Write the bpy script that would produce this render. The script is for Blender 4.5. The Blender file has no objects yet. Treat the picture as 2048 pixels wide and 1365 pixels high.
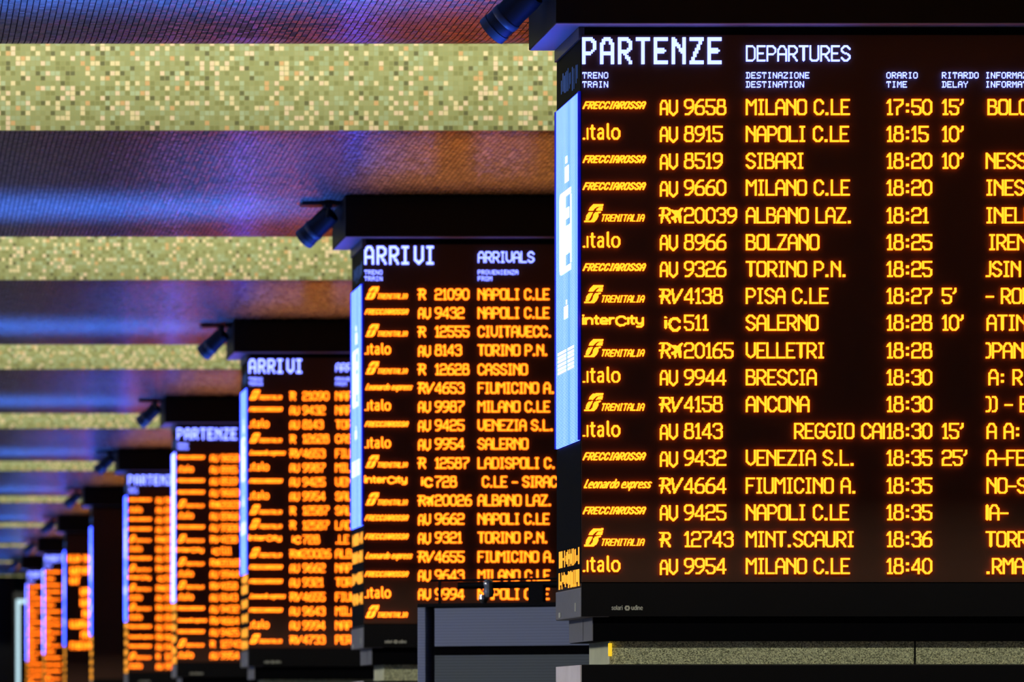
import bpy, bmesh, math, random
import numpy as np
from mathutils import Vector, Matrix

random.seed(7)
S = bpy.context.scene
COL = S.collection
PI = math.pi

# ------------------------------------------------------------------ camera, sky, exposure
P = 0.15                      # height of one text row on a board (m)
PX = P / 54.06                # metres per photo pixel on the nearest board
F = 7680.0                    # focal length in pixels (135 mm lens on the 2048 px wide frame)
EYE = 1.7
D1 = F * PX                   # distance to the face of the nearest board
BAY = 0.00817 * P * F         # one ceiling wave / one board spacing
XV, YV = -257.5, 1447.0       # where the lens axis meets the picture
BX = (1162 - XV) * PX          # world X of the boards' left ends

cam_d = bpy.data.cameras.new('camera')
cam = bpy.data.objects.new('camera', cam_d)
COL.objects.link(cam)
cam.location = (0, 0, EYE)
cam.rotation_euler = (PI / 2, 0, 0)
cam_d.sensor_width = 36.0
cam_d.lens = F / 2048 * 36
cam_d.shift_x = (1024 - XV) / 2048
cam_d.shift_y = (YV - 682.5) / 2048
cam_d.clip_end = 500
cam_d.dof.use_dof = True
cam_d.dof.focus_distance = D1
cam_d.dof.aperture_fstop = 2.9
S.camera = cam

S.view_settings.view_transform = 'Standard'
S.view_settings.look = 'None'
S.view_settings.gamma = 1.0
S.view_settings.use_curve_mapping = False
S.view_settings.exposure = 0.0
S.cycles.use_denoising = True
S.cycles.max_bounces = 6
S.cycles.sample_clamp_indirect = 6.0

W = bpy.data.worlds.new('dusk_sky')
S.world = W
W.use_nodes = True
wb = W.node_tree.nodes['Background']
wb.inputs[0].default_value = (0.10, 0.18, 0.42, 1)      # blue hour outside the glazed side
wb.inputs[1].default_value = 0.35


def area(name, loc, target, sx, sy, power, color, spread=PI):
    d = bpy.data.lights.new(name, 'AREA')
    d.shape = 'RECTANGLE'
    d.size, d.size_y = sx, sy
    d.energy = power
    d.color = color
    d.spread = spread
    o = bpy.data.objects.new(name, d)
    COL.objects.link(o)
    o.location = loc
    o.rotation_euler = (Vector(target) - Vector(loc)).to_track_quat('-Z', 'Y').to_euler()
    return o


# ceiling geometry (heights above the eye)
E1 = 0.02422 * F * P          # foot of the first mosaic fascia in view
HB = 28.72 * P                # height of the fascia foot
HS = 28.05 * P                # height of the wave's silhouette
R_ARC = 3.0
ARC0 = 0.02064 * F * P - 0.177 * R_ARC - E1   # start of the turn-up relative to E1 (negative)
HMIN = HS - 0.0155 * R_ARC
XL, XR = -9.0, 14.0
K0, K1 = -4, 9

for k in range(K0 + 1, K1 + 1):   # lamps in the coves, washing each mosaic fascia
    y = E1 + k * BAY
    area('cove_lamp', ((XL + XR) / 2, y - 1.25, EYE + 5.75), ((XL + XR) / 2, y, EYE + 4.55), XR - XL, 0.12,
         190, (1.0, 0.97, 0.86), math.radians(100))
for k in range(K0 + 2, K1 + 1):   # added fill lights tint the ceiling: blue at left, amber before the boards
    e = E1 + k * BAY
    area('blue_ceiling_fill', (-2.3, e - 6.0, 1.6), (-2.3, e - 6.1, EYE + HS), 11.6, 0.9, 300, (0.035, 0.17, 1.0), math.radians(20))
    area('blue_ceiling_fill', (-2.3, e - 6.0, 1.6), (-2.3, e - 6.3, EYE + HS), 11.0, 1.0, 40, (0.10, 0.20, 1.0), math.radians(80))
    area('amber_ceiling_fill', (6.0, e - 8.1, 1.6), (6.0, e - 8.1, EYE + HS), 4.3, 2.2, 62, (1.0, 0.36, 0.07), math.radians(12))
    area('blue_ceiling_fill', (3.0, e - 8.0, 1.6), (3.0, e - 8.0, EYE + HS), 1.1, 2.4, 28, (0.03, 0.15, 1.0), math.radians(22))
# added fill light behind the viewer, for the board fronts
area('front_fill', (-2.0, 2.0, EYE + 3.6), (6.0, 22.0, EYE + 0.2), 6, 1.0, 45, (1.0, 0.93, 0.82))


for k in range(-1, 9):                # added fill lights on the left, brightening board ends and kiosk
    area('side_fill', (-5.0, D1 + k * BAY + 2.2, EYE + 3.9), (BX, D1 + k * BAY + 1.2, EYE), 0.5, 2.5, 110, (1.0, 0.96, 0.93), math.radians(75))


# ------------------------------------------------------------------ materials
def mat(name):
    m = bpy.data.materials.new(name)
    m.use_nodes = True
    return m, m.node_tree.nodes, m.node_tree.links, m.node_tree.nodes['Principled BSDF']


def plain(name, col, rough=0.5, spec=0.5, metal=0.0, var=0.15, scale=8.0, bump=0.0):
    m, N, L, b = mat(name)
    tc = N.new('ShaderNodeTexCoord')
    nz = N.new('ShaderNodeTexNoise')
    nz.inputs['Scale'].default_value = scale
    nz.inputs['Detail'].default_value = 4
    L.new(tc.outputs['Object'], nz.inputs['Vector'])
    mx = N.new('ShaderNodeMix')
    mx.data_type = 'RGBA'
    mx.inputs[6].default_value = tuple(c * (1 - var) for c in col) + (1,)
    mx.inputs[7].default_value = tuple(min(1, c * (1 + var)) for c in col) + (1,)
    L.new(nz.outputs['Fac'], mx.inputs[0])
    L.new(mx.outputs[2], b.inputs['Base Color'])
    b.inputs['Roughness'].default_value = rough
    b.inputs['Specular IOR Level'].default_value = spec
    b.inputs['Metallic'].default_value = metal
    if bump:
        bp = N.new('ShaderNodeBump')
        bp.inputs['Strength'].default_value = bump
        L.new(nz.outputs['Fac'], bp.inputs['Height'])
        L.new(bp.outputs[0], b.inputs['Normal'])
    return m


def glow(name, col, strength):
    m, N, L, b = mat(name)
    b.inputs['Base Color'].default_value = (0.01, 0.01, 0.01, 1)
    b.inputs['Roughness'].default_value = 0.6
    b.inputs['Emission Color'].default_value = col + (1,)
    b.inputs['Emission Strength'].default_value = strength
    return m


def mth(N, L, op, a, b=None, c=None):
    n = N.new('ShaderNodeMath')
    n.operation = op
    for i, v in enumerate((a, b, c)):
        if v is None:
            continue
        if isinstance(v, (int, float)):
            n.inputs[i].default_value = v
        else:
            L.new(v, n.inputs[i])
    return n.outputs[0]


def mosaic(name, tile, ramp, grout, grout_w, rough, spec, tilt, ior=1.5):
    """square glass tiles on the UV map (metres), one random colour and tilt per tile"""
    m, N, L, b = mat(name)
    uv = N.new('ShaderNodeUVMap')
    sc = N.new('ShaderNodeVectorMath')
    sc.operation = 'SCALE'
    sc.inputs['Scale'].default_value = 1.0 / tile
    L.new(uv.outputs[0], sc.inputs[0])
    fl = N.new('ShaderNodeVectorMath')
    fl.operation = 'FLOOR'
    L.new(sc.outputs[0], fl.inputs[0])
    wn = N.new('ShaderNodeTexWhiteNoise')
    wn.noise_dimensions = '2D'
    L.new(fl.outputs[0], wn.inputs['Vector'])
    cr = N.new('ShaderNodeValToRGB')
    cr.color_ramp.interpolation = 'CONSTANT'
    el = cr.color_ramp.elements
    while len(el) < len(ramp):
        el.new(0.5)
    for e, (p, c) in zip(el, ramp):
        e.position = p
        e.color = c + (1,)
    L.new(wn.outputs['Value'], cr.inputs[0])
    fr = N.new('ShaderNodeVectorMath')
    fr.operation = 'FRACTION'
    L.new(sc.outputs[0], fr.inputs[0])
    sp = N.new('ShaderNodeSeparateXYZ')
    L.new(fr.outputs[0], sp.inputs[0])
    dx = mth(N, L, 'ABSOLUTE', mth(N, L, 'SUBTRACT', sp.outputs[0], 0.5))
    dy = mth(N, L, 'ABSOLUTE', mth(N, L, 'SUBTRACT', sp.outputs[1], 0.5))
    g = mth(N, L, 'GREATER_THAN', mth(N, L, 'MAXIMUM', dx, dy), 0.5 - grout_w)
    mx = N.new('ShaderNodeMix')
    mx.data_type = 'RGBA'
    L.new(g, mx.inputs[0])
    L.new(cr.outputs[0], mx.inputs[6])
    mx.inputs[7].default_value = grout + (1,)
    L.new(mx.outputs[2], b.inputs['Base Color'])
    L.new(mth(N, L, 'MULTIPLY_ADD', g, 0.9 - rough, rough), b.inputs['Roughness'])
    L.new(mth(N, L, 'MULTIPLY_ADD', g, 0.05 - spec, spec), b.inputs['Specular IOR Level'])
    b.inputs['IOR'].default_value = ior
    # every tile sits at its own slight tilt
    geo = N.new('ShaderNodeNewGeometry')
    sub = N.new('ShaderNodeVectorMath')
    sub.operation = 'SUBTRACT'
    L.new(wn.outputs['Color'], sub.inputs[0])
    sub.inputs[1].default_value = (0.5, 0.5, 0.5)
    s2 = N.new('ShaderNodeVectorMath')
    s2.operation = 'SCALE'
    s2.inputs['Scale'].default_value = 1.0
    aniso = N.new('ShaderNodeVectorMath')
    aniso.operation = 'MULTIPLY'
    aniso.inputs[1].default_value = tilt
    L.new(sub.outputs[0], aniso.inputs[0])
    L.new(aniso.outputs[0], s2.inputs[0])
    ad = N.new('ShaderNodeVectorMath')
    ad.operation = 'ADD'
    L.new(geo.outputs['Normal'], ad.inputs[0])
    L.new(s2.outputs[0], ad.inputs[1])
    nm = N.new('ShaderNodeVectorMath')
    nm.operation = 'NORMALIZE'
    L.new(ad.outputs[0], nm.inputs[0])
    L.new(nm.outputs[0], b.inputs['Normal'])
    return m


def srgb(r, g, b):
    f = lambda c: (c / 255 / 12.92) if c <= 10 else ((c / 255 + 0.055) / 1.055) ** 2.4
    return (f(r), f(g), f(b))


TILE = 0.241 * P
M_GOLD = mosaic('gold_green_mosaic', TILE, [
    (0.0, srgb(134, 138, 84)), (0.12, srgb(150, 156, 102)), (0.36, srgb(158, 163, 110)), (0.52, srgb(160, 172, 126)),
    (0.66, srgb(146, 150, 94)), (0.71, srgb(104, 106, 68)), (0.765, srgb(224, 208, 156)), (0.85, srgb(228, 204, 164)),
    (0.92, srgb(208, 168, 112)), (0.955, srgb(172, 186, 142))], srgb(160, 160, 104), 0.06, 0.35, 0.3, (0.05, 0.05, 0.05))
M_WAVE = mosaic('dark_mosaic', TILE, [
    (0.0, (0.15, 0.14, 0.125)), (0.3, (0.18, 0.165, 0.145)), (0.6, (0.21, 0.19, 0.165)), (0.85, (0.25, 0.225, 0.195))],
    (0.006, 0.005, 0.005), 0.09, 0.26, 0.5, (0.05, 0.20, 0.05), 1.7)
M_BLACK = plain('black_metal', (0.004, 0.004, 0.0045), 0.5, 0.2)
M_MATT = plain('matt_black', (0.0025, 0.0025, 0.0035), 0.6, 0.04)
M_GREY = plain('grey_metal', (0.20, 0.20, 0.205), 0.45, 0.5, 0.2, 0.12, 30)
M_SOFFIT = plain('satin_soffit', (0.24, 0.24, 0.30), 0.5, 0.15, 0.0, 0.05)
M_DGREY = plain('dark_grey_metal', (0.05, 0.05, 0.055), 0.45, 0.5)
M_SCREEN = plain('screen_face', (0.060, 0.022, 0.009), 0.55, 0.3, 0, 0.1, 3)
M_NAVY = plain('spotlight_body', (0.007, 0.008, 0.012), 0.45, 0.3)
M_RING = plain('spotlight_ring', (0.035, 0.038, 0.045), 0.45, 0.3)
M_FLOOR = plain('granite_floor', (0.24, 0.23, 0.22), 0.3, 0.5, 0, 0.4, 40)
M_WALL = plain('dark_wall', (0.035, 0.036, 0.035), 0.7, 0.3)
M_PAINT = plain('pale_lettering', (0.55, 0.56, 0.45), 0.6, 0.2)
M_STONE = plain('pale_green_cladding', (0.62, 0.64, 0.42), 0.6, 0.3, 0, 0.2, 6)
M_SILVER = plain('silver', (0.55, 0.55, 0.55), 0.25, 0.5, 0.9, 0.05)
M_AMBER = glow('amber_led', (1.0, 0.168, 0.006), 4.9)
M_AMBER_DIM = glow('amber_led_side', (1.0, 0.36, 0.02), 1.5)
M_WHITE = glow('white_led', (0.155, 0.195, 1.0), 5.2)
M_BLUEDIM = glow('dim_blue_led', (0.03, 0.09, 0.35), 0.6)
M_BLOOM = glow('blue_bloom_glow', (0.002, 0.008, 1.0), 0.35)
M_ADWHITE = glow('advert_white', (0.09, 0.105, 1.0), 13.0)
M_YELLOW = glow('yellow_lamp', (1.0, 0.62, 0.02), 1.0)
M_CYAN = glow('cyan_edge_light', (0.62, 0.90, 1.0), 1.2)


def advert_mat(name='advert_screen', c0=(0.026, 0.060, 1.0), c1=(0.050, 0.088, 1.0)):
    m, N, L, b = mat(name)
    tc = N.new('ShaderNodeTexCoord')
    sp = N.new('ShaderNodeSeparateXYZ')
    L.new(tc.outputs['Object'], sp.inputs[0])
    # bright LED lines
    ln = mth(N, L, 'PINGPONG', sp.outputs[2], 0.0042)
    ln = mth(N, L, 'GREATER_THAN', ln, 0.0021)
    # columns of slightly different blue
    wn = N.new('ShaderNodeTexWhiteNoise')
    wn.noise_dimensions = '1D'
    L.new(mth(N, L, 'FLOOR', mth(N, L, 'MULTIPLY', sp.outputs[1], 14.0)), wn.inputs['W'])
    mx = N.new('ShaderNodeMix')
    mx.data_type = 'RGBA'
    L.new(wn.outputs['Value'], mx.inputs[0])
    mx.inputs[6].default_value = c0 + (1,)
    mx.inputs[7].default_value = c1 + (1,)
    m2 = N.new('ShaderNodeMix')
    m2.data_type = 'RGBA'
    L.new(ln, m2.inputs[0])
    m2.inputs[6].default_value = (0.004, 0.014, 0.4, 1)
    L.new(mx.outputs[2], m2.inputs[7])
    b.inputs['Base Color'].default_value = (0.01, 0.01, 0.02, 1)
    L.new(m2.outputs[2], b.inputs['Emission Color'])
    b.inputs['Emission Strength'].default_value = 14.0
    return m


M_ADVERT = advert_mat()
M_ADVERT_PALE = advert_mat('pale_advert_screen', (0.13, 0.16, 1.0), (0.16, 0.19, 1.0))


def speckle_mat():
    m, N, L, b = mat('speckled_green_marble')
    tc = N.new('ShaderNodeTexCoord')
    v = N.new('ShaderNodeTexVoronoi')
    v.inputs['Scale'].default_value = 190
    L.new(tc.outputs['Object'], v.inputs['Vector'])
    sp = N.new('ShaderNodeSeparateColor')
    L.new(v.outputs['Color'], sp.inputs[0])
    cr = N.new('ShaderNodeValToRGB')
    cr.color_ramp.elements[0].color = (0.10, 0.11, 0.05, 1)
    cr.color_ramp.elements[1].color = (0.95, 0.98, 0.58, 1)
    L.new(sp.outputs[0], cr.inputs[0])
    L.new(cr.outputs[0], b.inputs['Base Color'])
    b.inputs['Roughness'].default_value = 0.4
    return m


M_SPECK = speckle_mat()


def rib_mat(name, c0, c1, scale):
    m, N, L, b = mat(name)
    tc = N.new('ShaderNodeTexCoord')
    wv = N.new('ShaderNodeTexWave')
    wv.wave_type = 'BANDS'
    wv.bands_direction = 'Z'
    wv.inputs['Scale'].default_value = scale
    wv.inputs['Distortion'].default_value = 0.6
    L.new(tc.outputs['Object'], wv.inputs['Vector'])
    mx = N.new('ShaderNodeMix')
    mx.data_type = 'RGBA'
    L.new(wv.outputs['Fac'], mx.inputs[0])
    mx.inputs[6].default_value = c0 + (1,)
    mx.inputs[7].default_value = c1 + (1,)
    L.new(mx.outputs[2], b.inputs['Base Color'])
    b.inputs['Roughness'].default_value = 0.5
    return m


M_SHUT = rib_mat('ribbed_grey_shutter', (0.34, 0.40, 0.54), (0.42, 0.49, 0.64), 16)
M_SHUT_DIM = rib_mat('ribbed_shutter_dimmed', (0.17, 0.20, 0.20), (0.22, 0.26, 0.26), 16)  # dimmer light on the lower shutter, put into its colour
M_LGREY = plain('light_grey_metal', (0.78, 0.72, 0.71), 0.5)


# ------------------------------------------------------------------ mesh helpers
def link(name, me, m, parent=None, loc=None):
    if m is not None:
        for mm in (m if isinstance(m, (list, tuple)) else [m]):
            me.materials.append(mm)
    o = bpy.data.objects.new(name, me)
    COL.objects.link(o)
    if parent is not None:
        o.parent = parent
    if loc is not None:
        o.location = loc
    return o


def empty(name, loc, rz=0.0):
    o = bpy.data.objects.new(name, None)
    COL.objects.link(o)
    o.empty_display_size = 0.2
    o.location = loc
    o.rotation_euler = (0, 0, rz)
    return o


def tag(o, label=None, cat=None, group=None, kind=None):
    if label:
        o['label'] = label
    if cat:
        o['category'] = cat
    if group:
        o['group'] = group
    if kind:
        o['kind'] = kind
    return o


class MB:
    def __init__(self):
        self.bm = bmesh.new()

    def box(self, x0, x1, y0, y1, z0, z1, bev=0.0, seg=2):
        vs = [self.bm.verts.new((x, y, z)) for x in (x0, x1) for y in (y0, y1) for z in (z0, z1)]
        fs = []
        for f in ((0, 1, 3, 2), (4, 6, 7, 5), (0, 4, 5, 1), (2, 3, 7, 6), (0, 2, 6, 4), (1, 5, 7, 3)):
            fs.append(self.bm.faces.new([vs[i] for i in f]))
        if bev:
            ed = list({e for f in fs for e in f.edges})
            bmesh.ops.bevel(self.bm, geom=ed, offset=bev, segments=seg, affect='EDGES', profile=0.5)
        return self

    def prism(self, pts, axis, a0, a1):
        """polygon pts in the two other axes, extruded along axis"""
        def mk(p, a):
            return {'x': (a, p[0], p[1]), 'y': (p[0], a, p[1]), 'z': (p[0], p[1], a)}[axis]
        A = [self.bm.verts.new(mk(p, a0)) for p in pts]
        B = [self.bm.verts.new(mk(p, a1)) for p in pts]
        self.bm.faces.new(A)
        self.bm.faces.new(B[::-1])
        n = len(pts)
        for i in range(n):
            self.bm.faces.new((A[i], B[i], B[(i + 1) % n], A[(i + 1) % n]))
        return self

    def lathe(self, prof, M, seg=40, cap0=True, cap1=True):
        """prof: (radius, height) rings about local z, placed with matrix M"""
        rings = []
        for r, h in prof:
            rings.append([self.bm.verts.new(M @ Vector((r * math.cos(2 * PI * i / seg), r * math.sin(2 * PI * i / seg), h)))
                          for i in range(seg)])
        for a, b in zip(rings, rings[1:]):
            for i in range(seg):
                self.bm.faces.new((a[i], a[(i + 1) % seg], b[(i + 1) % seg], b[i]))
        if cap0:
            self.bm.faces.new(rings[0][::-1])
        if cap1:
            self.bm.faces.new(rings[-1])
        return self

    def tube(self, p0, p1, r, seg=16):
        p0, p1 = Vector(p0), Vector(p1)
        d = p1 - p0
        M = Matrix.Translation(p0) @ d.to_track_quat('Z', 'Y').to_matrix().to_4x4()
        return self.lathe([(r, 0), (r, d.length)], M, seg)

    def build(self, name, m, parent=None, loc=None, smooth=False):
        bmesh.ops.recalc_face_normals(self.bm, faces=self.bm.faces)
        me = bpy.data.meshes.new(name)
        self.bm.to_mesh(me)
        self.bm.free()
        if smooth:
            for p in me.polygons:
                p.use_smooth = True
            me.set_sharp_from_angle(angle=math.radians(35))
        return link(name, me, m, parent, loc)


# ------------------------------------------------------------------ LED lettering
GL = {}


def g(ch, w, *lines):
    GL[ch] = (w, [list(l) for l in lines])


g('A', 11, [(0, 0), (0, .74), (.3, 1), (.7, 1), (1, .74), (1, 0)], [(0, .42), (1, .42)])
g('B', 11.3, [(0, 0), (0, 1), (.68, 1), (.92, .86), (.92, .68), (.72, .55), (0, .55)], [(.72, .55), (1, .42), (1, .14), (.76, 0), (0, 0)])
g('C', 11.3, [(1, .76), (.97, .82), (.7, 1), (.3, 1), (0, .8), (0, .2), (.3, 0), (.7, 0), (.97, .18), (1, .26)])
g('D', 11.3, [(0, 0), (0, 1), (.72, 1), (1, .84), (1, .16), (.72, 0), (0, 0)])
g('E', 10.3, [(1, 1), (0, 1), (0, 0), (1, 0)], [(0, .5), (.82, .5)])
g('F', 10, [(1, 1), (0, 1), (0, 0)], [(0, .5), (.82, .5)])
g('G', 11.3, [(1, .78), (.7, 1), (.3, 1), (0, .8), (0, .2), (.3, 0), (.7, 0), (1, .2), (1, .44), (.55, .44)])
g('I', 8, [(.5, 0), (.5, 1)], [(1/6, 1), (5/6, 1)], [(1/6, 0), (5/6, 0)])
g('J', 6.5, [(1, 1), (1, .14), (.75, 0), (0, 0)])
g('L', 10.3, [(0, 1), (0, 0), (1, 0)])
g('M', 11.5, [(0, 0), (0, 1), (.5, .64), (1, 1), (1, 0)])
g('N', 11.3, [(0, 0), (0, 1), (1, .36)], [(1, 1), (1, 0)])
g('O', 11.3, [(.25, 0), (.75, 0), (1, .13), (1, .87), (.75, 1), (.25, 1), (0, .87), (0, .13), (.25, 0)])
g('P', 11, [(0, 0), (0, 1), (.7, 1), (1, .84), (1, .6), (.7, .42), (0, .42)])
g('R', 11.2, [(0, 0), (0, 1), (.7, 1), (1, .84), (1, .62), (.7, .46), (0, .46)], [(.4, .46), (1, 0)])
g('S', 11.3, [(1, .8), (.7, 1), (.3, 1), (0, .83), (0, .68), (.28, .54), (.72, .46), (1, .32), (1, .17), (.7, 0), (.3, 0), (0, .2)])
g('T', 11, [(0, 1), (1, 1)], [(.5, 1), (.5, 0)])
g('U', 11.3, [(0, 1), (0, .14), (.25, 0), (.75, 0), (1, .14), (1, 1)])
g('V', 11.3, [(0, 1), (0, .24), (.5, 0), (1, .24), (1, 1)])
g('X', 11, [(0, 0), (1, 1)], [(0, 1), (1, 0)])
g('Y', 11, [(0, 1), (.5, .5), (1, 1)], [(.5, .5), (.5, 0)])
g('Z', 11, [(0, 1), (1, 1), (0, 0), (1, 0)])
g('0', 11, [(.3, 0), (.7, 0), (1, .2), (1, .8), (.7, 1), (.3, 1), (0, .8), (0, .2), (.3, 0)])
g('1', 7, [(.0, .78), (.55, 1), (.55, 0)], [(.1, 0), (1, 0)])
g('2', 11, [(0, .8), (0, .86), (.22, 1), (.78, 1), (1, .86), (1, .64), (.78, .52), (.2, .48), (0, .36), (0, 0), (1, 0)])
g('3', 11, [(0, .8), (.03, .87), (.22, 1), (.75, 1), (.96, .87), (.96, .67), (.75, .55), (.42, .55)],
  [(.75, .55), (1, .42), (1, .14), (.78, 0), (.22, 0), (0, .16)])
g('4', 11, [(.74, 0), (.74, 1), (0, .36), (0, .26), (1, .26)])
g('5', 11, [(1, 1), (0, 1), (0, .55), (.72, .55), (1, .42), (1, .15), (.75, 0), (.25, 0), (0, .18)])
g('6', 11, [(.9, 1), (.5, 1), (0, .62), (0, .15), (.25, 0), (.75, 0), (1, .15), (1, .42), (.75, .57), (.3, .57), (0, .46)])
g('7', 11, [(0, 1), (1, 1), (1, .72), (.3, .42), (.3, 0)])
g('8', 11, [(.25, .57), (.06, .69), (.06, .88), (.25, 1), (.75, 1), (.94, .88), (.94, .69), (.75, .57), (.25, .57), (0, .43), (0, .14),
            (.22, 0), (.78, 0), (1, .14), (1, .43), (.75, .57)])
g('9', 11, [(.1, 0), (.5, 0), (1, .36), (1, .85), (.75, 1), (.25, 1), (0, .85), (0, .6), (.25, .45), (.7, .45), (1, .56)])
g(':', 7, [(.4, .19), (.6, .19), (.6, .25), (.4, .25), (.4, .19)], [(.4, .625), (.6, .625), (.6, .685), (.4, .685), (.4, .625)])
g('.', 6, [(.25, 0), (.5, 0), (.5, .06), (.25, .06), (.25, 0)])
g("'", 5, [(.75, 1), (.75, .84), (0, .7)])
g('-', 9, [(0, .46), (1, .46)])
g(')', 6, [(0, 1), (.45, 1), (1, .84), (1, .16), (.45, 0), (0, 0)])
g('|', 3, [(.5, 0), (.5, 1)])
LC = {}


def lc(ch, w, *lines):
    LC[ch] = (w, [list(l) for l in lines])


RING = [(.3, 0), (.7, 0), (1, .28), (1, .72), (.7, 1), (.3, 1), (0, .72), (0, .28), (.3, 0)]
lc('a', 1, [(.08, .9), (.3, 1), (.72, 1), (.95, .8), (.95, 0)], [(.95, .58), (.3, .56), (0, .4), (0, .18), (.22, 0), (.6, 0), (.95, .22)])
lc('d', 1, [(1, 1.5), (1, 0)], RING)
lc('e', 1, [(0, .5), (1, .5), (1, .72), (.7, 1), (.3, 1), (0, .72), (0, .28), (.3, 0), (.92, .02)])
lc('i', .22, [(.5, 0), (.5, 1)], [(.5, 1.42), (.5, 1.46)])
lc('j', .22, [(.5, 0), (.5, 1)])          # an i without its dot
lc('l', .35, [(.2, 1.45), (.2, .18), (1, 0)])
lc('n', 1, [(0, 0), (0, 1)], [(0, .65), (.35, 1), (.7, 1), (1, .72), (1, 0)])
lc('o', 1, RING)
lc('p', 1, [(0, 1), (0, -.48)], RING)
lc('r', .7, [(0, 0), (0, 1)], [(0, .62), (.45, 1), (1, 1)])
lc('s', .9, [(.95, .9), (.7, 1), (.25, 1), (0, .8), (.2, .56), (.8, .46), (1, .2), (.75, 0), (.25, 0), (0, .1)])
lc('t', .62, [(.4, 1.32), (.4, .2), (.65, 0), (1, 0)], [(0, 1), (1, 1)])
lc('u', 1, [(0, 1), (0, .25), (.3, 0), (.62, 0), (1, .32)], [(1, 1), (1, 0)])
lc('x', .95, [(0, 0), (1, 1)], [(0, 1), (1, 0)])
lc('y', 1, [(0, 1), (0, .35), (.3, .05), (.7, .08), (1, .35)], [(1, 1), (1, -.2), (.7, -.48), (.1, -.45)])
lc('L', .8, [(0.05, 1.5), (0, 0), (1, 0)])
lc('C', 1.35, [(1, .92), (.78, 1.22), (.4, 1.28), (.1, .98), (0, .5), (.1, .02), (.4, -.28), (.78, -.22), (1, .08)])

SMALL = {
    'A': '01110 10001 10001 11111 10001 10001 10001', 'D': '11110 01001 01001 01001 01001 01001 11110',
    'E': '11111 10000 10000 11110 10000 10000 11111', 'F': '11111 10000 10000 11110 10000 10000 10000',
    'I': '01110 00100 00100 00100 00100 00100 01110', 'L': '10000 10000 10000 10000 10000 10000 11111',
    'M': '10001 11011 10101 10101 10001 10001 10001', 'N': '10001 11001 11001 10101 10011 10011 10001',
    'O': '01110 10001 10001 10001 10001 10001 01110', 'P': '11110 10001 10001 11110 10000 10000 10000',
    'R': '11110 10001 10001 11110 10100 10010 10001', 'S': '01111 10000 10000 01110 00001 00001 11110',
    'T': '11111 10101 00100 00100 00100 00100 00100', 'V': '10001 10001 10001 10001 10001 01010 00100',
    'Y': '10001 10001 01010 00100 00100 00100 00100', 'Z': '11111 00001 00010 00100 01000 10000 11111'}


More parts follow.
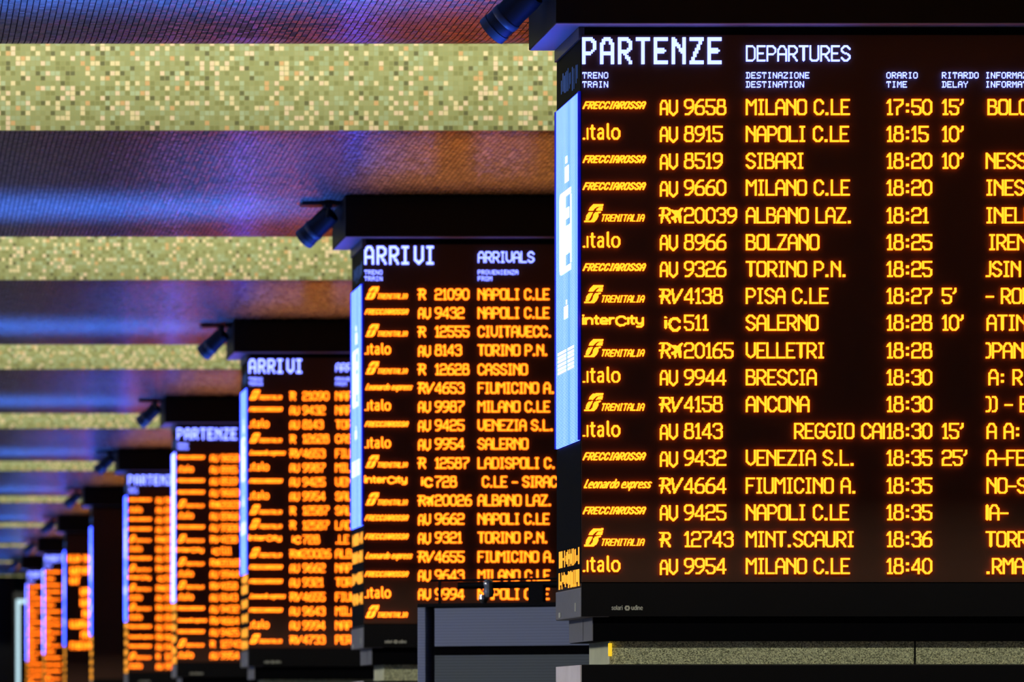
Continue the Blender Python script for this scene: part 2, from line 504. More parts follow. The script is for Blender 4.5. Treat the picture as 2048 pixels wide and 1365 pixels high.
class LED:
    """collects lit dots on a pixel grid of the board face (photo pixels of the nearest board, y down)"""
    def __init__(self):
        self.rects = []

    def raster(self, segs, polys, pitch, clip=None):
        pts = [p for s in segs for p in (s[0], s[1])] + [p for q in polys for p in q]
        if not pts:
            return
        pad = max([s[2] for s in segs] + [0]) + pitch
        x0 = math.floor((min(p[0] for p in pts) - pad) / pitch)
        x1 = math.ceil((max(p[0] for p in pts) + pad) / pitch)
        y0 = math.floor((min(p[1] for p in pts) - pad) / pitch)
        y1 = math.ceil((max(p[1] for p in pts) + pad) / pitch)
        A = np.zeros((y1 - y0, x1 - x0), bool)
        cx = (np.arange(x0, x1) + .5) * pitch
        cy = (np.arange(y0, y1) + .5) * pitch
        X, Y = np.meshgrid(cx, cy)
        for (a, b, r) in segs:
            ix0 = max(0, int((min(a[0], b[0]) - r) / pitch - x0) - 1)
            ix1 = min(A.shape[1], int((max(a[0], b[0]) + r) / pitch - x0) + 2)
            iy0 = max(0, int((min(a[1], b[1]) - r) / pitch - y0) - 1)
            iy1 = min(A.shape[0], int((max(a[1], b[1]) + r) / pitch - y0) + 2)
            xs, ys = X[iy0:iy1, ix0:ix1], Y[iy0:iy1, ix0:ix1]
            dx, dy = b[0] - a[0], b[1] - a[1]
            ll = dx * dx + dy * dy
            t = np.clip(((xs - a[0]) * dx + (ys - a[1]) * dy) / ll, 0, 1) if ll > 1e-9 else 0 * xs
            A[iy0:iy1, ix0:ix1] |= ((xs - a[0] - t * dx) ** 2 + (ys - a[1] - t * dy) ** 2) <= r * r
        for q in polys:
            ins = np.zeros_like(A)
            n = len(q)
            for i in range(n):
                (ax, ay), (bx, by) = q[i], q[(i + 1) % n]
                if ay == by:
                    continue
                cond = ((ay > Y) != (by > Y)) & (X < (bx - ax) * (Y - ay) / (by - ay) + ax)
                ins ^= cond
            A |= ins
        if clip:
            A &= (X >= clip[0]) & (X <= clip[1])
        self.add_grid(A, x0 * pitch, y0 * pitch, pitch)

    def add_grid(self, A, ox, oy, pitch):
        open_ = {}
        H, Wd = A.shape
        for j in range(H + 1):
            cur = {}
            if j < H:
                row = A[j]
                i = 0
                while i < Wd:
                    if row[i]:
                        k = i
                        while k < Wd and row[k]:
                            k += 1
                        cur[(i, k)] = open_.get((i, k), j)
                        i = k
                    else:
                        i += 1
            for key, j0 in open_.items():
                if key not in cur:
                    self.rects.append((ox + key[0] * pitch, ox + key[1] * pitch, oy + j0 * pitch, oy + j * pitch))
            open_ = cur

    def text(self, s, x, base, h=32.22, u=1.79, sw=3.58, gap=1, sx=1.0, pitch=1.79, clip=None, mono=None, slant=0.0):
        """upper-case LED text; x = left edge, base = bottom edge"""
        segs = []
        if not slant:       # sit on the dot grid
            x, base = round(x / pitch) * pitch, round(base / pitch) * pitch
        cxp = x
        for ch in s:
            if ch == ' ':
                cxp += (mono if mono else round(7 * sx) * u)
                continue
            w, lines = GL[ch]
            wpx = w * u * sx if slant else max(round(w * sx), 2) * u
            for l in lines:
                P_ = [(cxp + sw / 2 + px * (wpx - sw) + slant * py * h, base - sw / 2 - py * (h - sw)) for px, py in l]
                segs += [(a, b, sw / 2 + .02) for a, b in zip(P_, P_[1:])]
            cxp += mono if mono else (wpx + gap * u)
        self.raster(segs, [], pitch, clip)
        return cxp

    def lower(self, s, x, base, xh, ww, sw, gap, slant=0.0, pitch=1.0):
        segs = []
        for ch in s:
            if ch == ' ':
                x += ww * .7
                continue
            w, lines = LC[ch]
            wpx = w * ww
            for l in lines:
                P_ = [(x + sw / 2 + px * max(wpx - sw, 0) + slant * py * xh, base - sw / 2 - py * (xh - sw)) for px, py in l]
                segs += [(a, b, sw / 2) for a, b in zip(P_, P_[1:])]
            x += max(wpx, sw) + gap
        self.raster(segs, [], pitch)
        return x

    def small(self, s, x, top, pitch=1.79):
        for ch in s:
            if ch != ' ':
                A = np.array([[c == '1' for c in r] for r in SMALL[ch].split()])
                self.add_grid(A, x, top, pitch)
            x += 6 * pitch

    def path(self, pts, r, pitch=1.0):
        self.raster([(a, b, r) for a, b in zip(pts, pts[1:])], [], pitch)

    def build(self, name, m, parent, face=0.004, deep=0.009, fat=0.08):
        """little boxes proud of the face (local y = 0 is the face, towards the viewer is -y)"""
        n = len(self.rects)
        R = np.array(self.rects)
        x0 = (R[:, 0] - fat - 1162) * PX
        x1 = (R[:, 1] + fat - 1162) * PX
        z1 = (YV - R[:, 2]) * PX + EYE
        z0 = (YV - R[:, 3]) * PX + EYE
        yb = np.full(n, -face)
        yf = np.full(n, -face - deep)
        V = np.stack([np.stack(c, 1) for c in ((x0, yf, z0), (x1, yf, z0), (x1, yf, z1), (x0, yf, z1),
                                               (x0, yb, z0), (x1, yb, z0), (x1, yb, z1), (x0, yb, z1))], 1).reshape(-1, 3)
        q = np.array([(0, 1, 2, 3), (0, 4, 5, 1), (1, 5, 6, 2), (2, 6, 7, 3), (3, 7, 4, 0)])
        Fc = (q[None] + (np.arange(n) * 8)[:, None, None]).reshape(-1, 4)
        me = bpy.data.meshes.new(name)
        me.from_pydata(V.tolist(), [], Fc.tolist())
        return link(name, me, m, parent)


RB = 230.6            # bottom of the first row's letters
PITCH_ROW = 54.06


def logo(led, kind, dy):
    """train company mark, drawn for the row whose centre is 214 + dy"""
    c = 214 + dy
    if kind == 'F':
        segs_x = 1165
        led.text('FRECCIAROSSA', 1165, c + 4.5, h=15.5, u=.86, sw=2.7, gap=1.35, sx=.985, pitch=.9, slant=.36)
    elif kind == 'I':
        led.path([(1166.6, c + 9.9), (1168.6, c + 9.9)], 1.7)
        for ch, x, ww in (('j', 1172.8, 15), ('t', 1179.2, 18), ('a', 1194, 14), ('l', 1212.5, 21), ('o', 1222, 18)):
            led.lower(ch, x, c + 11.8, 23.5, ww, 3.6, 0)
    elif kind == 'T':
        k = 1 / 7.58
        q = lambda L_: [(1150 + a * k, 550 + b * k - 592.42 + c) for a, b in L_]
        led.raster([], [q([(203, 258), (222, 215), (275, 162), (428, 158), (417, 196), (335, 200), (297, 226), (266, 260)]),
                        q([(312, 260), (330, 232), (355, 208), (418, 203), (405, 258)]),
                        q([(156, 402), (172, 330), (205, 285), (264, 281), (246, 322), (215, 378), (195, 404)]),
                        q([(138, 432), (138, 408), (235, 408), (265, 370), (275, 320), (300, 285), (388, 270), (382, 293), (352, 300),
                           (347, 345), (322, 396), (282, 432)])], 1.0)
        led.text('TRENITALIA', 1200, c + 13.6, h=14.5, u=.74, sw=2.0, gap=1.15, sx=1.03, pitch=.9, slant=.26)
    elif kind == 'C':
        led.lower('interCjty', 1164, c + 4.0, 15.5, 17.2, 4.0, .9)
    elif kind == 'L':
        x = led.lower('Leonardo', 1167, c + 6.6, 13.2, 8.6, 2.5, .55, slant=.35, pitch=.9)
        led.lower('express', x + 4.5, c + 6.6, 13.2, 8.6, 2.5, .55, slant=.35, pitch=.9)


def category(led, kind, dy):
    b = RB + dy
    o = lambda L_: [(x, y + dy) for x, y in L_]
    if kind == 'AV':
        led.text('A', 1319, b + .8, h=30.43, sx=.82)
        led.text('V', 1337.5, b + 2.2, h=32.22, sx=.91)
    elif kind == 'IC':
        led.path([(1330.5, b - 7.6), (1330.5, b - 20.6)], 2.4, 1.79)
        led.path([(1330.0, b - 27.2), (1330.9, b - 27.2)], 1.9, 1.79)
        led.path(o([(1358.5, 211), (1353, 205.5), (1346.5, 205), (1340.5, 209), (1338, 216.5), (1340.5, 224), (1346.5, 229), (1353, 228.5),
                    (1358.5, 224)]), 2.6, 1.79)
    else:
        k = 1 / 8.53
        q = lambda L_: [(1300 + a * k, 400 + y * k - 430.24 + 214 + dy) for a, y in L_]
        for l in ([(172, 150), (290, 150), (328, 178), (328, 236), (292, 265), (172, 268)], [(222, 160), (212, 270), (190, 382)],
                  [(262, 275), (335, 385)]):
            led.path(q(l), 2.1, 1.79)
        if kind == 'RA':
            led.raster([], [q([(540, 132), (560, 150), (518, 210), (534, 392), (496, 398), (466, 292), (440, 320), (446, 385), (420, 400),
                               (403, 347), (362, 335), (356, 300), (402, 283), (424, 262), (362, 208), (356, 172), (468, 188), (512, 152)])], 1.2)
        elif kind == 'RV':
            led.path(q([(372, 150), (410, 385), (545, 150)]), 2.1, 1.79)


def dest_text(led, s, dy, x=1491, clip=None):
    led.text(s, x, RB + dy, clip=clip)


DEPARTURES = [
    ('F', 'AV', '9658', 'MILANO C.LE', '17:50', "15'", (1974, 'BOLO')),
    ('I', 'AV', '8915', 'NAPOLI C.LE', '18:15', "10'", None),
    ('F', 'AV', '8519', 'SIBARI', '18:20', "10'", (1971, 'NESS')),
    ('F', 'AV', '9660', 'MILANO C.LE', '18:20', '', (1971, 'INES')),
    ('T', 'RA', '20039', 'ALBANO LAZ.', '18:21', '', (1971, 'INELL')),
    ('I', 'AV', '8966', 'BOLZANO', '18:25', '', (1976, 'IREN')),
    ('F', 'AV', '9326', 'TORINO P.N.', '18:25', '', (1971, 'JSIN')),
    ('T', 'RV', '4138', 'PISA C.LE', '18:27', "5'", (1971, '- RON')),
    ('C', 'IC', '511', 'SALERNO', '18:28', "10'", (1972, 'ATIN')),
    ('T', 'RA', '20165', 'VELLETRI', '18:28', '', (1971, ')PAN')),
    ('I', 'AV', '9944', 'BRESCIA', '18:30', '', (1976, 'A: R')),
    ('T', 'RV', '4158', 'ANCONA', '18:30', '', (1971, ')) - E')),
    ('I', 'AV', '8143', None, '18:30', "15'", (1972, 'A A:')),
    ('F', 'AV', '9432', 'VENEZIA S.L.', '18:35', "25'", (1972, 'A-FE')),
    ('L', 'RV', '4664', 'FIUMICINO A.', '18:35', '', (1972, 'NO-S')),
    ('F', 'AV', '9425', 'NAPOLI C.LE', '18:35', '', (1971, '|A-')),
    ('T', 'R', '12743', 'MINT.SCAURI', '18:36', '', (1970, 'TORR')),
    ('I', 'AV', '9954', 'MILANO C.LE', '18:40', '', (1971, '.RMA'))]
ARR_A = [
    ('T', 'R', '21090', 'NAPOLI C.LE'), ('F', 'AV', '9432', 'NAPOLI C.LE'), ('T', 'R', '12555', 'CIVITAVECC.'),
    ('I', 'AV', '8143', 'TORINO P.N.'), ('T', 'R', '12628', 'CASSINO'), ('L', 'RV', '4653', 'FIUMICINO A.'),
    ('I', 'AV', '9987', 'MILANO C.LE'), ('F', 'AV', '9425', 'VENEZIA S.L.'), ('I', 'AV', '9954', 'SALERNO'),
    ('T', 'R', '12587', 'LADISPOLI C.'), ('C', 'IC', '728', ' C.LE - SIRAC'), ('T', 'RA', '20026', 'ALBANO LAZ.'),
    ('F', 'AV', '9662', 'NAPOLI C.LE'), ('F', 'AV', '9321', 'TORINO P.N.'), ('L', 'RV', '4655', 'FIUMICINO A.'),
    ('F', 'AV', '9643', 'MILANO C.LE'), ('I', 'AV', '9994', 'NAPOLI C.LE'), ('T', '', '', '')]
ARR_B = [
    ('T', 'R', '21090', 'NAPOLI'), ('F', 'AV', '9432', 'NAPOLI'), ('I', 'AV', '8143', 'TORINO'), ('T', 'R', '12628', 'CASSINO'),
    ('L', 'RV', '4653', 'FIUMICINO'), ('I', 'AV', '9987', 'MILANO'), ('F', 'AV', '9425', 'VENEZIA'), ('I', 'AV', '9954', 'SALERNO'),
    ('T', 'R', '12587', 'SALERNO'), ('T', 'R', '12587', 'LADISPOLI'), ('C', 'IC', '728', '.LE'), ('T', 'RA', '20026', 'ALBANO'),
    ('F', 'AV', '9662', 'NAPOLI'), ('F', 'AV', '9321', 'TORINO'), ('L', 'RV', '4655', 'FIUMICINO'), ('F', 'AV', '9643', 'MILANO'),
    ('I', 'AV', '9994', 'NAPOLI'), ('T', 'RV', '4733', 'PER')]

# ------------------------------------------------------------------ the setting
def uvmesh(name, rows, m, kind='structure'):
    """a surface swept along X; rows = list of (y, z); UV = (x, length along the profile) in metres"""
    V, Fc, U = [], [], []
    s = [0.0]
    for a, b in zip(rows, rows[1:]):
        s.append(s[-1] + math.hypot(b[0] - a[0], b[1] - a[1]))
    for (y, z) in rows:
        V += [(XL, y, z), (XR, y, z)]
    for i in range(len(rows) - 1):
        Fc.append((2 * i, 2 * i + 1, 2 * i + 3, 2 * i + 2))
        U += [(XL, s[i]), (XR, s[i]), (XR, s[i + 1]), (XL, s[i + 1])]
    me = bpy.data.meshes.new(name)
    me.from_pydata(V, [], Fc)
    ul = me.uv_layers.new(name='UVMap')
    for i, c in enumerate(U):
        ul.data[i].uv = c
    for p in me.polygons:
        p.use_smooth = True
    o = link(name, me, m)
    o['kind'] = kind
    return o


def solidify(o, t):
    md = o.modifiers.new('thickness', 'SOLIDIFY')
    md.thickness = t
    md.offset = -1
    return o


def wave_rows(k):
    y0 = E1 + (k - 1) * BAY
    ya = E1 + k * BAY + ARC0
    rows = []
    n = 26
    for i in range(n + 1):
        t = i / n
        h = HMIN + (HB - HMIN) * (0.5 + 0.5 * math.cos(PI * t)) 
        rows.append((y0 + t * (ya - y0), h + EYE))
    for i in range(1, 41):
        a = math.radians(62) * i / 40
        rows.append((ya + R_ARC * math.sin(a), HMIN + R_ARC * (1 - math.cos(a)) + EYE))
    return rows


TOPZ = EYE + 6.6
wave = None
for k in range(K0 + 1, K1 + 1):
    if wave is None:
        wave = uvmesh('ceiling', wave_rows(k), M_WAVE)
        fas = uvmesh('trim_1', [(E1 + k * BAY, EYE + HB), (E1 + k * BAY, TOPZ)], M_GOLD)
        base_k = k
    else:
        w2 = wave.copy()
        COL.objects.link(w2)
        w2.location.y = (k - base_k) * BAY
        f2 = fas.copy()
        f2.name = 'trim_%d' % (k - K0)
        COL.objects.link(f2)
        f2.location.y = (k - base_k) * BAY
YB0, YB1 = E1 + K0 * BAY, E1 + K1 * BAY + 0.4
o = MB().box(XL - .3, XR + .3, YB0, YB1, TOPZ, TOPZ + .15).build('ceiling', M_WALL)
tag(o, kind='structure')
o = MB().box(XL - .3, XR + .3, YB0, YB1, -.15, 0).build('floor', M_FLOOR)
tag(o, kind='structure')
o = MB().box(XR, XR + .3, YB0, YB1, 0, TOPZ).build('wall_right', M_WALL)
tag(o, kind='structure')
o = MB().box(3.4, XR + .3, YB1 - .01, YB1 + .3, 0, TOPZ).box(XL - .3, 3.4, YB1 - .01, YB1 + .3, EYE + HB, TOPZ).box(
    XL - .3, 3.4, YB1 - .01, YB1 + .3, 0, .5).build('wall_back', M_WALL)
tag(o, kind='structure')
o = MB().box(XL - .3, XR + .3, YB0 - .3, YB0, 0, TOPZ).build('wall_front', M_WALL)
tag(o, kind='structure')
# glazed left side: piers and sill, open to the blue dusk between them
m_ = MB()
for k in range(K0, K1 + 1):
    m_.box(XL - .3, XL, E1 + k * BAY - .4, E1 + k * BAY + .4, 0, TOPZ)
m_.box(XL - .3, XL, YB0, YB1, 0, .5).box(XL - .3, XL, YB0, YB1, EYE + HMIN - .1, TOPZ)
tag(m_.build('wall_left', M_WALL), kind='structure')

# ------------------------------------------------------------------ the boards
TH = 0.0357 * D1 * 1.0       # thickness
WB = 24 * P                  # width


def zpx(y):
    return (YV - y) * PX + EYE


def xpx(x):
    return (x - 1162) * PX





def copy_tree(o, parent=None):
    c = o.copy()
    COL.objects.link(c)
    if parent is not None:
        c.parent = parent
    for ch in o.children:
        copy_tree(ch, c)
    return c


def body(root, marker=False):
    """everything all the boards share"""
    zt, zb = zpx(52), zpx(1235)
    MB().box(0, WB, 0.01, TH, zpx(1168), zt - .004, .006).build('housing', M_MATT, root)
    # side face: grey foot of the end panel with two small stickers
    pn = MB().box(-.004, .16, .004, TH + .006, zb, zpx(1176), .006).build('end_panel', M_GREY, root)
    st = MB().box(-.007, -.0035, .13, .155, zpx(1222), zpx(1205)).box(-.007, -.0035, .60, .66, zpx(1230), zpx(1220)).build('sticker', M_PAINT, pn)
    tag(st, 'small pale stickers')
    lp = MB().box(.003, WB, 0.0, TH - .02, zb + .004, zpx(1167)).build('lower_panel', M_BLACK, root)
    # maker's mark
    ml = LED()
    ml.lower('solari', 1223, 1221, 7, 4.6, 1.35, .45, pitch=.5)
    ml.lower('udine', 1262.5, 1221, 7, 4.9, 1.35, .5, pitch=.5)
    ml.raster([((1254.5 + 4.0 * math.cos(a), 1217 + 4.0 * math.sin(a)), (1254.5 + 4.0 * math.cos(b), 1217 + 4.0 * math.sin(b)), 1.7)
               for a, b in zip([i * PI / 3 for i in range(6)], [(i + 1) * PI / 3 for i in range(6)])], [], .5)
    tag(ml.build('maker_mark', M_PAINT, lp, .0, .002), 'pale maker name with a hexagonal emblem')
    # beam, with a thin lip below and the arm that carries the spotlight
    xb = xpx(1105)
    bm_ = MB().box(xb, WB + .1, -.10, TH + .01, zt, EYE + 27.95 * P, .004)
    bm_.box(.4, .55, .2, .5, EYE + 27.9 * P, EYE + 28.3 * P).box(WB - .6, WB - .45, .2, .5, EYE + 27.9 * P, EYE + 28.3 * P)
    bm_.build('ceiling_beam', M_BLACK, root)
    # underside of the beam beyond the board, a pale plate that catches the blue of the advert
    MB().box(xb + .006, WB + .09, -.095, TH - .0, zt - .0035, zt + .002).build('beam_soffit', M_SOFFIT, root)
    # grey cap strip along the top of the side face
    MB().box(-.012, .02, .004, TH + .002, zpx(78), zt - .005, .002).build('cap_strip', M_DGREY, root)
    # below: neck, marble core, cabinet
    n = MB().box(xpx(1188), WB - .07, .03, TH - .02, zpx(1283), zb + .003, .004)
    n.build('neck', M_MATT, root)
    MB().box(xpx(1186.5), xpx(1188) + .01, .032, TH - .022, zpx(1282), zb - .001).box(
        xpx(1185.5), xpx(1187), .30, .315, zpx(1280), zb - .01).build('neck_cover', M_GREY, root)
    xs = xpx(1225)
    MB().box(xs, WB - .17, .06, TH - .1, zpx(1329), zpx(1282.5)).build('stone_core', M_SPECK, root)
    MB().box(xs - .006, xs + .0, .055, TH - .1, zpx(1329), zpx(1282.5)).build('core_cladding', M_STONE, root)
    if marker:
        MB().box(xs - .014, xs + .004, .035, .056, zpx(1313), zpx(1287)).build('marker_light', M_YELLOW, root)
    MB().box(xpx(1834), xpx(1836.5), .05, .064, zpx(1329), zpx(1283)).build('joint_strip', M_MATT, root)
    MB().box(.004, WB, .0, TH, 0.0, zpx(1330), .004).build('base_cabinet', M_BLACK, root)
    MB().box(-.004, .004, .004, TH - .004, 0.02, zpx(1331)).build('base_side_panel', M_LGREY, root)


def side(root, orange, seed, lit=M_ADVERT):
    """left end of the board: advert screen, dim heading, rows of amber text seen from the side"""
    rr = random.Random(seed)
    sc = MB().box(-.008, .001, .03, TH - .03, zpx(880), zpx(182)).build('side_screen', lit, root)
    u = lambda f: .03 + f * (TH - .06)
    x0, x1 = -.012, -.0078
    a = MB()
    if lit is M_ADVERT:
        # tilted emblem in a rounded frame, and the small blocks above and below it
        z0, z1 = EYE + 17.0 * P, EYE + 20.1 * P

        def rrect(f0, f1, za, zb_, r=.05, n=6):
            ya, yb = u(f0), u(f1)
            pts = []
            for cx, cy, a0 in ((yb - r, zb_ - r, 0), (ya + r, zb_ - r, 90), (ya + r, za + r, 180), (yb - r, za + r, 270)):
                for i in range(n + 1):
                    t = math.radians(a0 + 90 * i / n)
                    pts.append((cx + r * math.cos(t), cy + r * math.sin(t)))
            return pts
        a.prism(rrect(.56, .82, z0, z1, .04), 'x', x0, x1)
        for (f0, f1, za, zb_) in ((.30, .34, z0 + .04, z1 - .04), (.32, .6, z1 - .035, z1), (.32, .6, z0, z0 + .035),
                                  (.40, .6, z0 + .30, z0 + .36), (.36, .40, z0 + .10, z0 + .26), (.44, .58, z0 + .10, z0 + .26)):
            a.box(x0, x1, u(f0), u(f1), za, zb_)
        a.build('advert_emblem', M_ADWHITE, sc)
        a = MB()
        for (f0, f1, ya_, yb_) in ((.42, .58, 312, 345), (.48, .56, 292, 306), (.46, .62, 596, 622), (.50, .53, 584, 594)):
            a.box(x0, x1, u(f0), u(f1), zpx(yb_), zpx(ya_))
        for (f0, f1) in ((.20, .46), (.54, .90)):
            for r_ in range(6):
                a.box(x0, x1, u(f0), u(f1), zpx(690 + 8 * r_), zpx(684.5 + 8 * r_))
        a.build('advert_caption', M_ADWHITE, sc)
    # glowing strips added for the lens bloom at the screen's edge
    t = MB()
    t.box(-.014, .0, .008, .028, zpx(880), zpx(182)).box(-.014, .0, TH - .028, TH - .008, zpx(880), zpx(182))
    t.build('bloom_strip', M_BLOOM, root)
    # dim blue heading
    hd = MB()
    y = .10
    while y < TH - .12:
        w = rr.uniform(.008, .025)
        hh = rr.uniform(0, .05)
        hd.box(-.0015, .001, y, y + w, zpx(166) + hh, zpx(112) - rr.uniform(0, .04))
        y += w + rr.uniform(.015, .06)
    hd.build('side_heading', M_BLUEDIM, root)
    for yy in orange:
        r_ = MB()
        y = .05
        while y < TH - .07:
            w = rr.uniform(.010, .036)
            zz = rr.choice((0, 0, 0, .03, .05))
            r_.box(-.0015, .001, y, min(y + w, TH - .05), zpx(yy + 17) + zz * rr.random(), zpx(yy - 17) - zz * rr.random())
            y += w + rr.choice((.006, .009, .012, .02))
        r_.build('side_row', M_AMBER_DIM, root)


def screen(root):
    return MB().box(.004, WB - .01, 0.0, .03, zpx(1165), zpx(70)).build('front_screen', M_SCREEN, root)


def train_row(sc, i, r):
    """one line of the board: each field is a piece of its own"""
    dy = i * PITCH_ROW

    def field(name, fn):
        L_ = LED()
        fn(L_)
        if L_.rects:
            L_.build(name, M_AMBER, sc)
    field('company_mark', lambda l: logo(l, r[0], dy))
    if r[1]:
        field('train_category', lambda l: category(l, r[1], dy))
    if r[2]:
        field('train_number', lambda l: l.text(r[2], 1368, RB + dy, gap=1.0))
    if r[3]:
        field('place_name', lambda l: dest_text(l, r[3], dy))
    elif r[3] is None:
        field('place_name', lambda l: dest_text(l, 'REGGIO CAL', dy, 1587, clip=(1480, 1768)))
    if len(r) > 4:
        field('train_time', lambda l: l.text(r[4], 1772, RB + dy, gap=1.0))
        if r[5]:
            field('delay_minutes', lambda l: l.text(r[5], 1883, RB + dy, gap=1.0))
        if r[6]:
            field('information_text', lambda l: l.text(r[6][1], r[6][0], RB + dy, clip=(1969, 2200)))


TITLE_W = {c: 8 for c in 'PARTENZEV'}


def with_title_widths(fn):
    sv = dict(GL)
    for c in TITLE_W:
        GL[c] = (TITLE_W[c], sv[c][1])
    GL['I'] = (6, [[(.5, 0), (.5, 1)], [(0, 1), (1, 1)], [(0, 0), (1, 0)]])
    fn()
    GL.update(sv)


def headings_board(sc, big, small_title, heads):
    def f():
        h = LED()
        h.text(big, 1163, 129.5, h=53.7, u=3.58, sw=7.16, sx=1.0, pitch=3.58, mono=35.8)
        h.build('heading', M_WHITE, sc, fat=-.35)
    with_title_widths(f)
    if small_title:
        h = LED()
        h.text(small_title, 1491, 123)
        h.build('heading', M_WHITE, sc, fat=-.35)
    for x, lines in heads:
        h = LED()
        for i, l in enumerate(lines):
            h.small(l, x, 145 + 18.2 * i)
        h.build('column_heading', M_WHITE, sc, fat=-.35)


# nearest board: departures
b0 = empty('departures_board', (BX, D1, 0))
tag(b0, 'largest and nearest black departures board, filling the right half of the photo', 'departure board', 'station train boards in a row')
body(b0, True)
side(b0, [1111, 1155], 1)
s0 = screen(b0)
headings_board(s0, 'PARTENZE', 'DEPARTURES', [
    (1164, ('TRENO', 'TRAIN')), (1491, ('DESTINAZIONE', 'DESTINATION')), (1772, ('ORARIO', 'TIME')),
    (1883, ('RITARDO', 'DELAY')), (1970, ('INFORMAZ', 'INFORMAT'))])
for i, r in enumerate(DEPARTURES):
    train_row(s0, i, r)

# two arrivals boards
b1 = empty('arrivals_board', (BX, D1 + BAY, 0.012))
tag(b1, 'arrivals board directly behind the grey shuttered kiosk, headed ARRIVI ARRIVALS', 'arrivals board', 'station train boards in a row')
body(b1)
side(b1, [915, 968, 1030, 1090], 2)
s1 = screen(b1)
AH = [(1164, ('TRENO', 'TRAIN')), (1491, ('PROVENIENZA', 'FROM'))]
headings_board(s1, 'ARRIVI', 'ARRIVALS', AH)
for i, r in enumerate(ARR_A):
    train_row(s1, i, r)
b2 = empty('arrivals_board', (BX, D1 + 2 * BAY, 0))
tag(b2, 'smaller arrivals board with a pale label on its beam, third board from the front', 'arrivals board', 'station train boards in a row')
body(b2)
side(b2, [900, 940, 995, 1050, 1105, 1150], 3)
s2 = screen(b2)
headings_board(s2, 'ARRIVI', 'ARRIVALS', AH)
for i, r in enumerate(ARR_B):
    train_row(s2, i, r)
MB().box(xpx(1105) + .16, xpx(1105) + .24, -.004, .002, EYE + 26.5 * P, EYE + 27.65 * P).build('beam_label', M_GREY, b2)

# the fourth and fifth, eighth and ninth boards show the same departures
labels = {3: 'departures board headed PARTENZE with a broad white-blue side screen, fourth in the row',
          4: 'departures board headed PARTENZE just right of the switched-off black board',
          7: 'small far departures board headed PARTENZE, left of the board with a special message',
          8: 'smallest and farthest departures board, next to the cyan-edged panel'}
src = None
for k in (3, 4, 7, 8):
    if src is None:
        r = empty('departures_board', (BX, D1 + k * BAY, 0))
        body(r)
        side(r, [905, 950, 1000, 1054, 1108, 1152], 4)
        s_ = screen(r)
        # shares its lettering with the nearest board
        for ch in s0.children:
            c = ch.copy()
            COL.objects.link(c)
            c.parent = s_
        src = r
    else:
        r = copy_tree(src)
        if k == 4:                        # the fourth board's side shows a paler picture
            for ch in src.children:
                if ch.name.startswith('side_screen'):
                    ch.data = ch.data.copy()
                    ch.data.materials[0] = M_ADVERT_PALE
        r.location = (BX, D1 + k * BAY, 0)
    tag(r, labels[k], 'departure board', 'station train boards in a row')

# sixth board: front switched off; seventh board: a special message in large amber blocks
b5 = empty('dark_board', (BX, D1 + 5 * BAY, 0))
tag(b5, 'switched-off all black board between lit orange boards, no text on its front', 'departure board', 'station train boards in a row')
body(b5)
side(b5, [905, 950, 1000, 1054, 1108, 1152], 6)
screen(b5)
b6 = empty('message_board', (BX, D1 + 6 * BAY, 0))
tag(b6, 'far board with only a few scattered orange words, left of the switched-off board', 'departure board', 'station train boards in a row')
body(b6)
side(b6, [905, 950, 1000, 1054, 1108, 1152], 7)
s6 = screen(b6)
rr = random.Random(12)
for (yc, spans) in ((1118, ((137, 160), (167, 190))), (1142, ((141, 158), (161, 190))), (1162, ((141, 156),)), (1184, ((161, 190),)),
                    (1206, ((161, 190),)), (1228, ((165, 190),)), (1249, ((141, 190),)), (1271, ((162, 190),)), (1292, ((141, 190),))):
    L_ = LED()
    kk = 54.06 / 14.82
    for (xa, xb_) in spans:
        xx = xa + 1.5
        while xx < xb_ - 1:
            X_ = (xx - XV) * kk + XV
            Y_ = (yc - YV) * kk + YV
            L_.path([(X_, Y_ - 22), (X_, Y_ + 22)], 4.5, 3.58)
            L_.path([(X_, Y_ + rr.choice((-22, 0, 22))), (X_ + 11, Y_ + rr.choice((-22, 0, 22)))], 4.5, 3.58)
            xx += 6.2
    if L_.rects:
        L_.build('message_row', M_AMBER, s6)

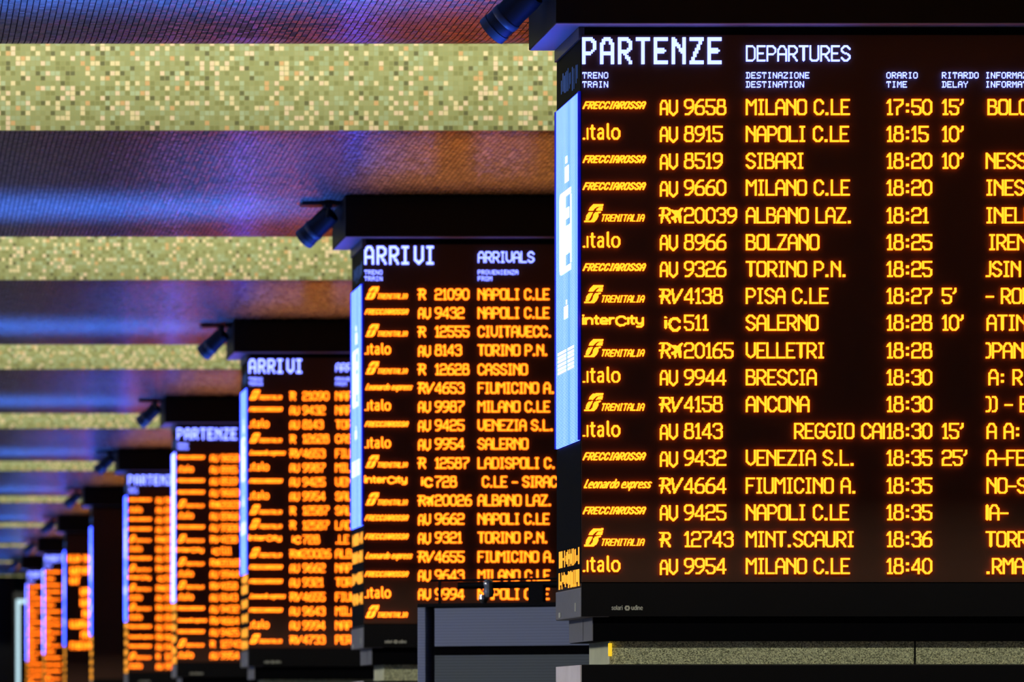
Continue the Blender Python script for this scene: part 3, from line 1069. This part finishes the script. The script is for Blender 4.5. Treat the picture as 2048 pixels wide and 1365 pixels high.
# ------------------------------------------------------------------ spotlights on the beam arms
def spotlight(k, label):
    root = empty('spotlight', (BX, D1 + k * BAY, 0))
    tag(root, label, 'spotlight', 'spotlights on the beam ends')
    tip = Vector((-2.93 * P, .36, EYE + 26.02 * P))
    rear = Vector((-1.50 * P, .20, EYE + 27.35 * P))
    ax = (tip - rear).normalized()
    Ln = (tip - rear).length
    M = Matrix.Translation(rear) @ ax.to_track_quat('Z', 'Y').to_matrix().to_4x4()
    r = .59 * P
    MB().lathe([(r * .5, 0), (r * .86, .012), (r * .93, .05), (r * .95, Ln * .60), (r * .985, Ln * .62), (r * .985, Ln * .86)], M).build('lamp_body', M_NAVY, root, smooth=True)
    MB().lathe([(r * .99, Ln * .60), (r * 1.02, Ln * .615), (r * 1.02, Ln * .70), (r * .99, Ln * .715)], M, cap0=False, cap1=False).build('lamp_ring', M_RING, root, smooth=True)
    MB().lathe([(r * .985, Ln * .86), (r * 1.03, Ln * .87), (r * 1.03, Ln), (r * .95, Ln), (r * .93, Ln * .93)], M).build('lamp_rim', M_RING, root, smooth=True)
    q = MB()
    top = Vector((-1.75 * P, .26, EYE + 27.73 * P))
    mid = rear + ax * Ln * .22
    for sgn in (-1, 1):
        off = Vector((0, sgn * (r + .012), 0))
        q.tube(mid + off, Vector((top.x, mid.y + off.y, top.z - .02)), .011, 10)
    q.box(-3.15 * P, xpx(1105) - .002, .18, .34, EYE + 27.74 * P, EYE + 27.94 * P)
    q.box(top.x - .03, top.x + .03, mid.y - r - .025, mid.y + r + .025, top.z - .03, top.z)
    q.tube(mid - Vector((0, r + .02, 0)), mid + Vector((0, r + .02, 0)), .012, 10)
    q.build('bracket', M_NAVY, root)
    return root


SL = ['big black spotlight at the top of the photo, on the beam of the nearest board',
      'black spotlight hanging left of the first ARRIVI board, second in the row',
      'black spotlight by the beam with the pale label, third in the row',
      'spotlight on the beam of the fourth board, over the left PARTENZE heading',
      'spotlight on the beam of the fifth board, right of the switched-off board',
      'spotlight on the beam of the switched-off black board',
      'spotlight on the beam of the board with scattered orange words',
      'small far spotlight on the beam of the eighth board',
      'farthest and smallest spotlight, on the last board of the row']
sp0 = spotlight(0, SL[0])
for k in range(1, 9):
    c = copy_tree(sp0)
    c.location = (BX, D1 + k * BAY, 0.012 if k == 1 else 0)
    tag(c, SL[k])

# ------------------------------------------------------------------ grey kiosk between the first two boards
KY = 0.0225 * F * P
ks = F / KY
kx = lambda x: (x - XV) / ks
kz = lambda y: (YV - y) / ks + EYE
kroot = empty('shuttered_kiosk', (kx(835), KY, 0), math.radians(-24))
tag(kroot, 'blue-grey kiosk with ribbed shutters, half hidden between the two largest boards', 'kiosk')
KW = 2.4
ht = kz(1212)
MB().box(.10, KW, .03, .9, 0, ht - .02).build('body', M_MATT, kroot)
MB().box(0, .055, 0, .9, 0, ht, .004).build('corner_post', M_SHUT, kroot)
MB().box(0, KW, -.01, .92, ht - .012, ht + .012, .004).build('roof_edge', M_BLACK, kroot)
MB().box(.115, KW - .1, .012, .03, kz(1294), ht - .018).build('upper_shutter', M_SHUT, kroot)
MB().box(.115, KW - .1, .012, .03, .1, kz(1312)).build('lower_shutter', M_SHUT_DIM, kroot)
rl = MB()
rl.tube((.06, .12, kz(1161)), (KW, .12, kz(1161)), .008).tube((.25, .12, kz(1172)), (KW, .12, kz(1172)), .024)
rl.box(.74, .84, .08, .16, ht, kz(1172))
for x in (.12, 2.3):
    rl.box(x - .008, x + .008, .112, .128, ht, kz(1161))
rl.build('roof_rail', M_BLACK, kroot)
cl = MB()
xm = .48
Mx = Matrix.Translation((xm, .04, kz(1183)))
cl.lathe([(.004, -.05), (.03, -.045), (.036, -.01), (.03, .02), (.036, .035), (.034, .055), (.02, .072), (.004, .078)], Mx, 20)
cl.lathe([(.02, -.085), (.034, -.06), (.03, -.03)], Matrix.Translation((xm - .035, .04, kz(1183))), 16)
cl.build('rail_clamp', M_SILVER, kroot, smooth=True)

# ------------------------------------------------------------------ far end
fy = D1 + 8.6 * BAY
fs = F / fy
pr = empty('lit_panel', ((33 - XV) / fs, fy, 0))
tag(pr, 'far tall panel outlined in white-cyan light, at the left edge of the photo', 'light panel')
pw, phz = .75, (YV - 1200) / fs + EYE
MB().box(.02, pw - .02, .02, .14, 0, phz - .03).build('panel', M_MATT, pr)
MB().box(0, .085, 0, .02, 0, phz).box(0, pw, 0, .02, phz - .10, phz).box(pw - .1, pw, 0, .02, 0, phz).build('light_frame', M_CYAN, pr)
cy = D1 + 8.9 * BAY
cs = F / cy
pier = MB().box(-.4, (27 - XV) / cs, cy, cy + .8, 0, EYE + (YV - 1156) / cs, .02).build('pillar', M_BLACK)
tag(pier, 'dark pillar at the far end of the hall, bottom left corner', 'pillar')
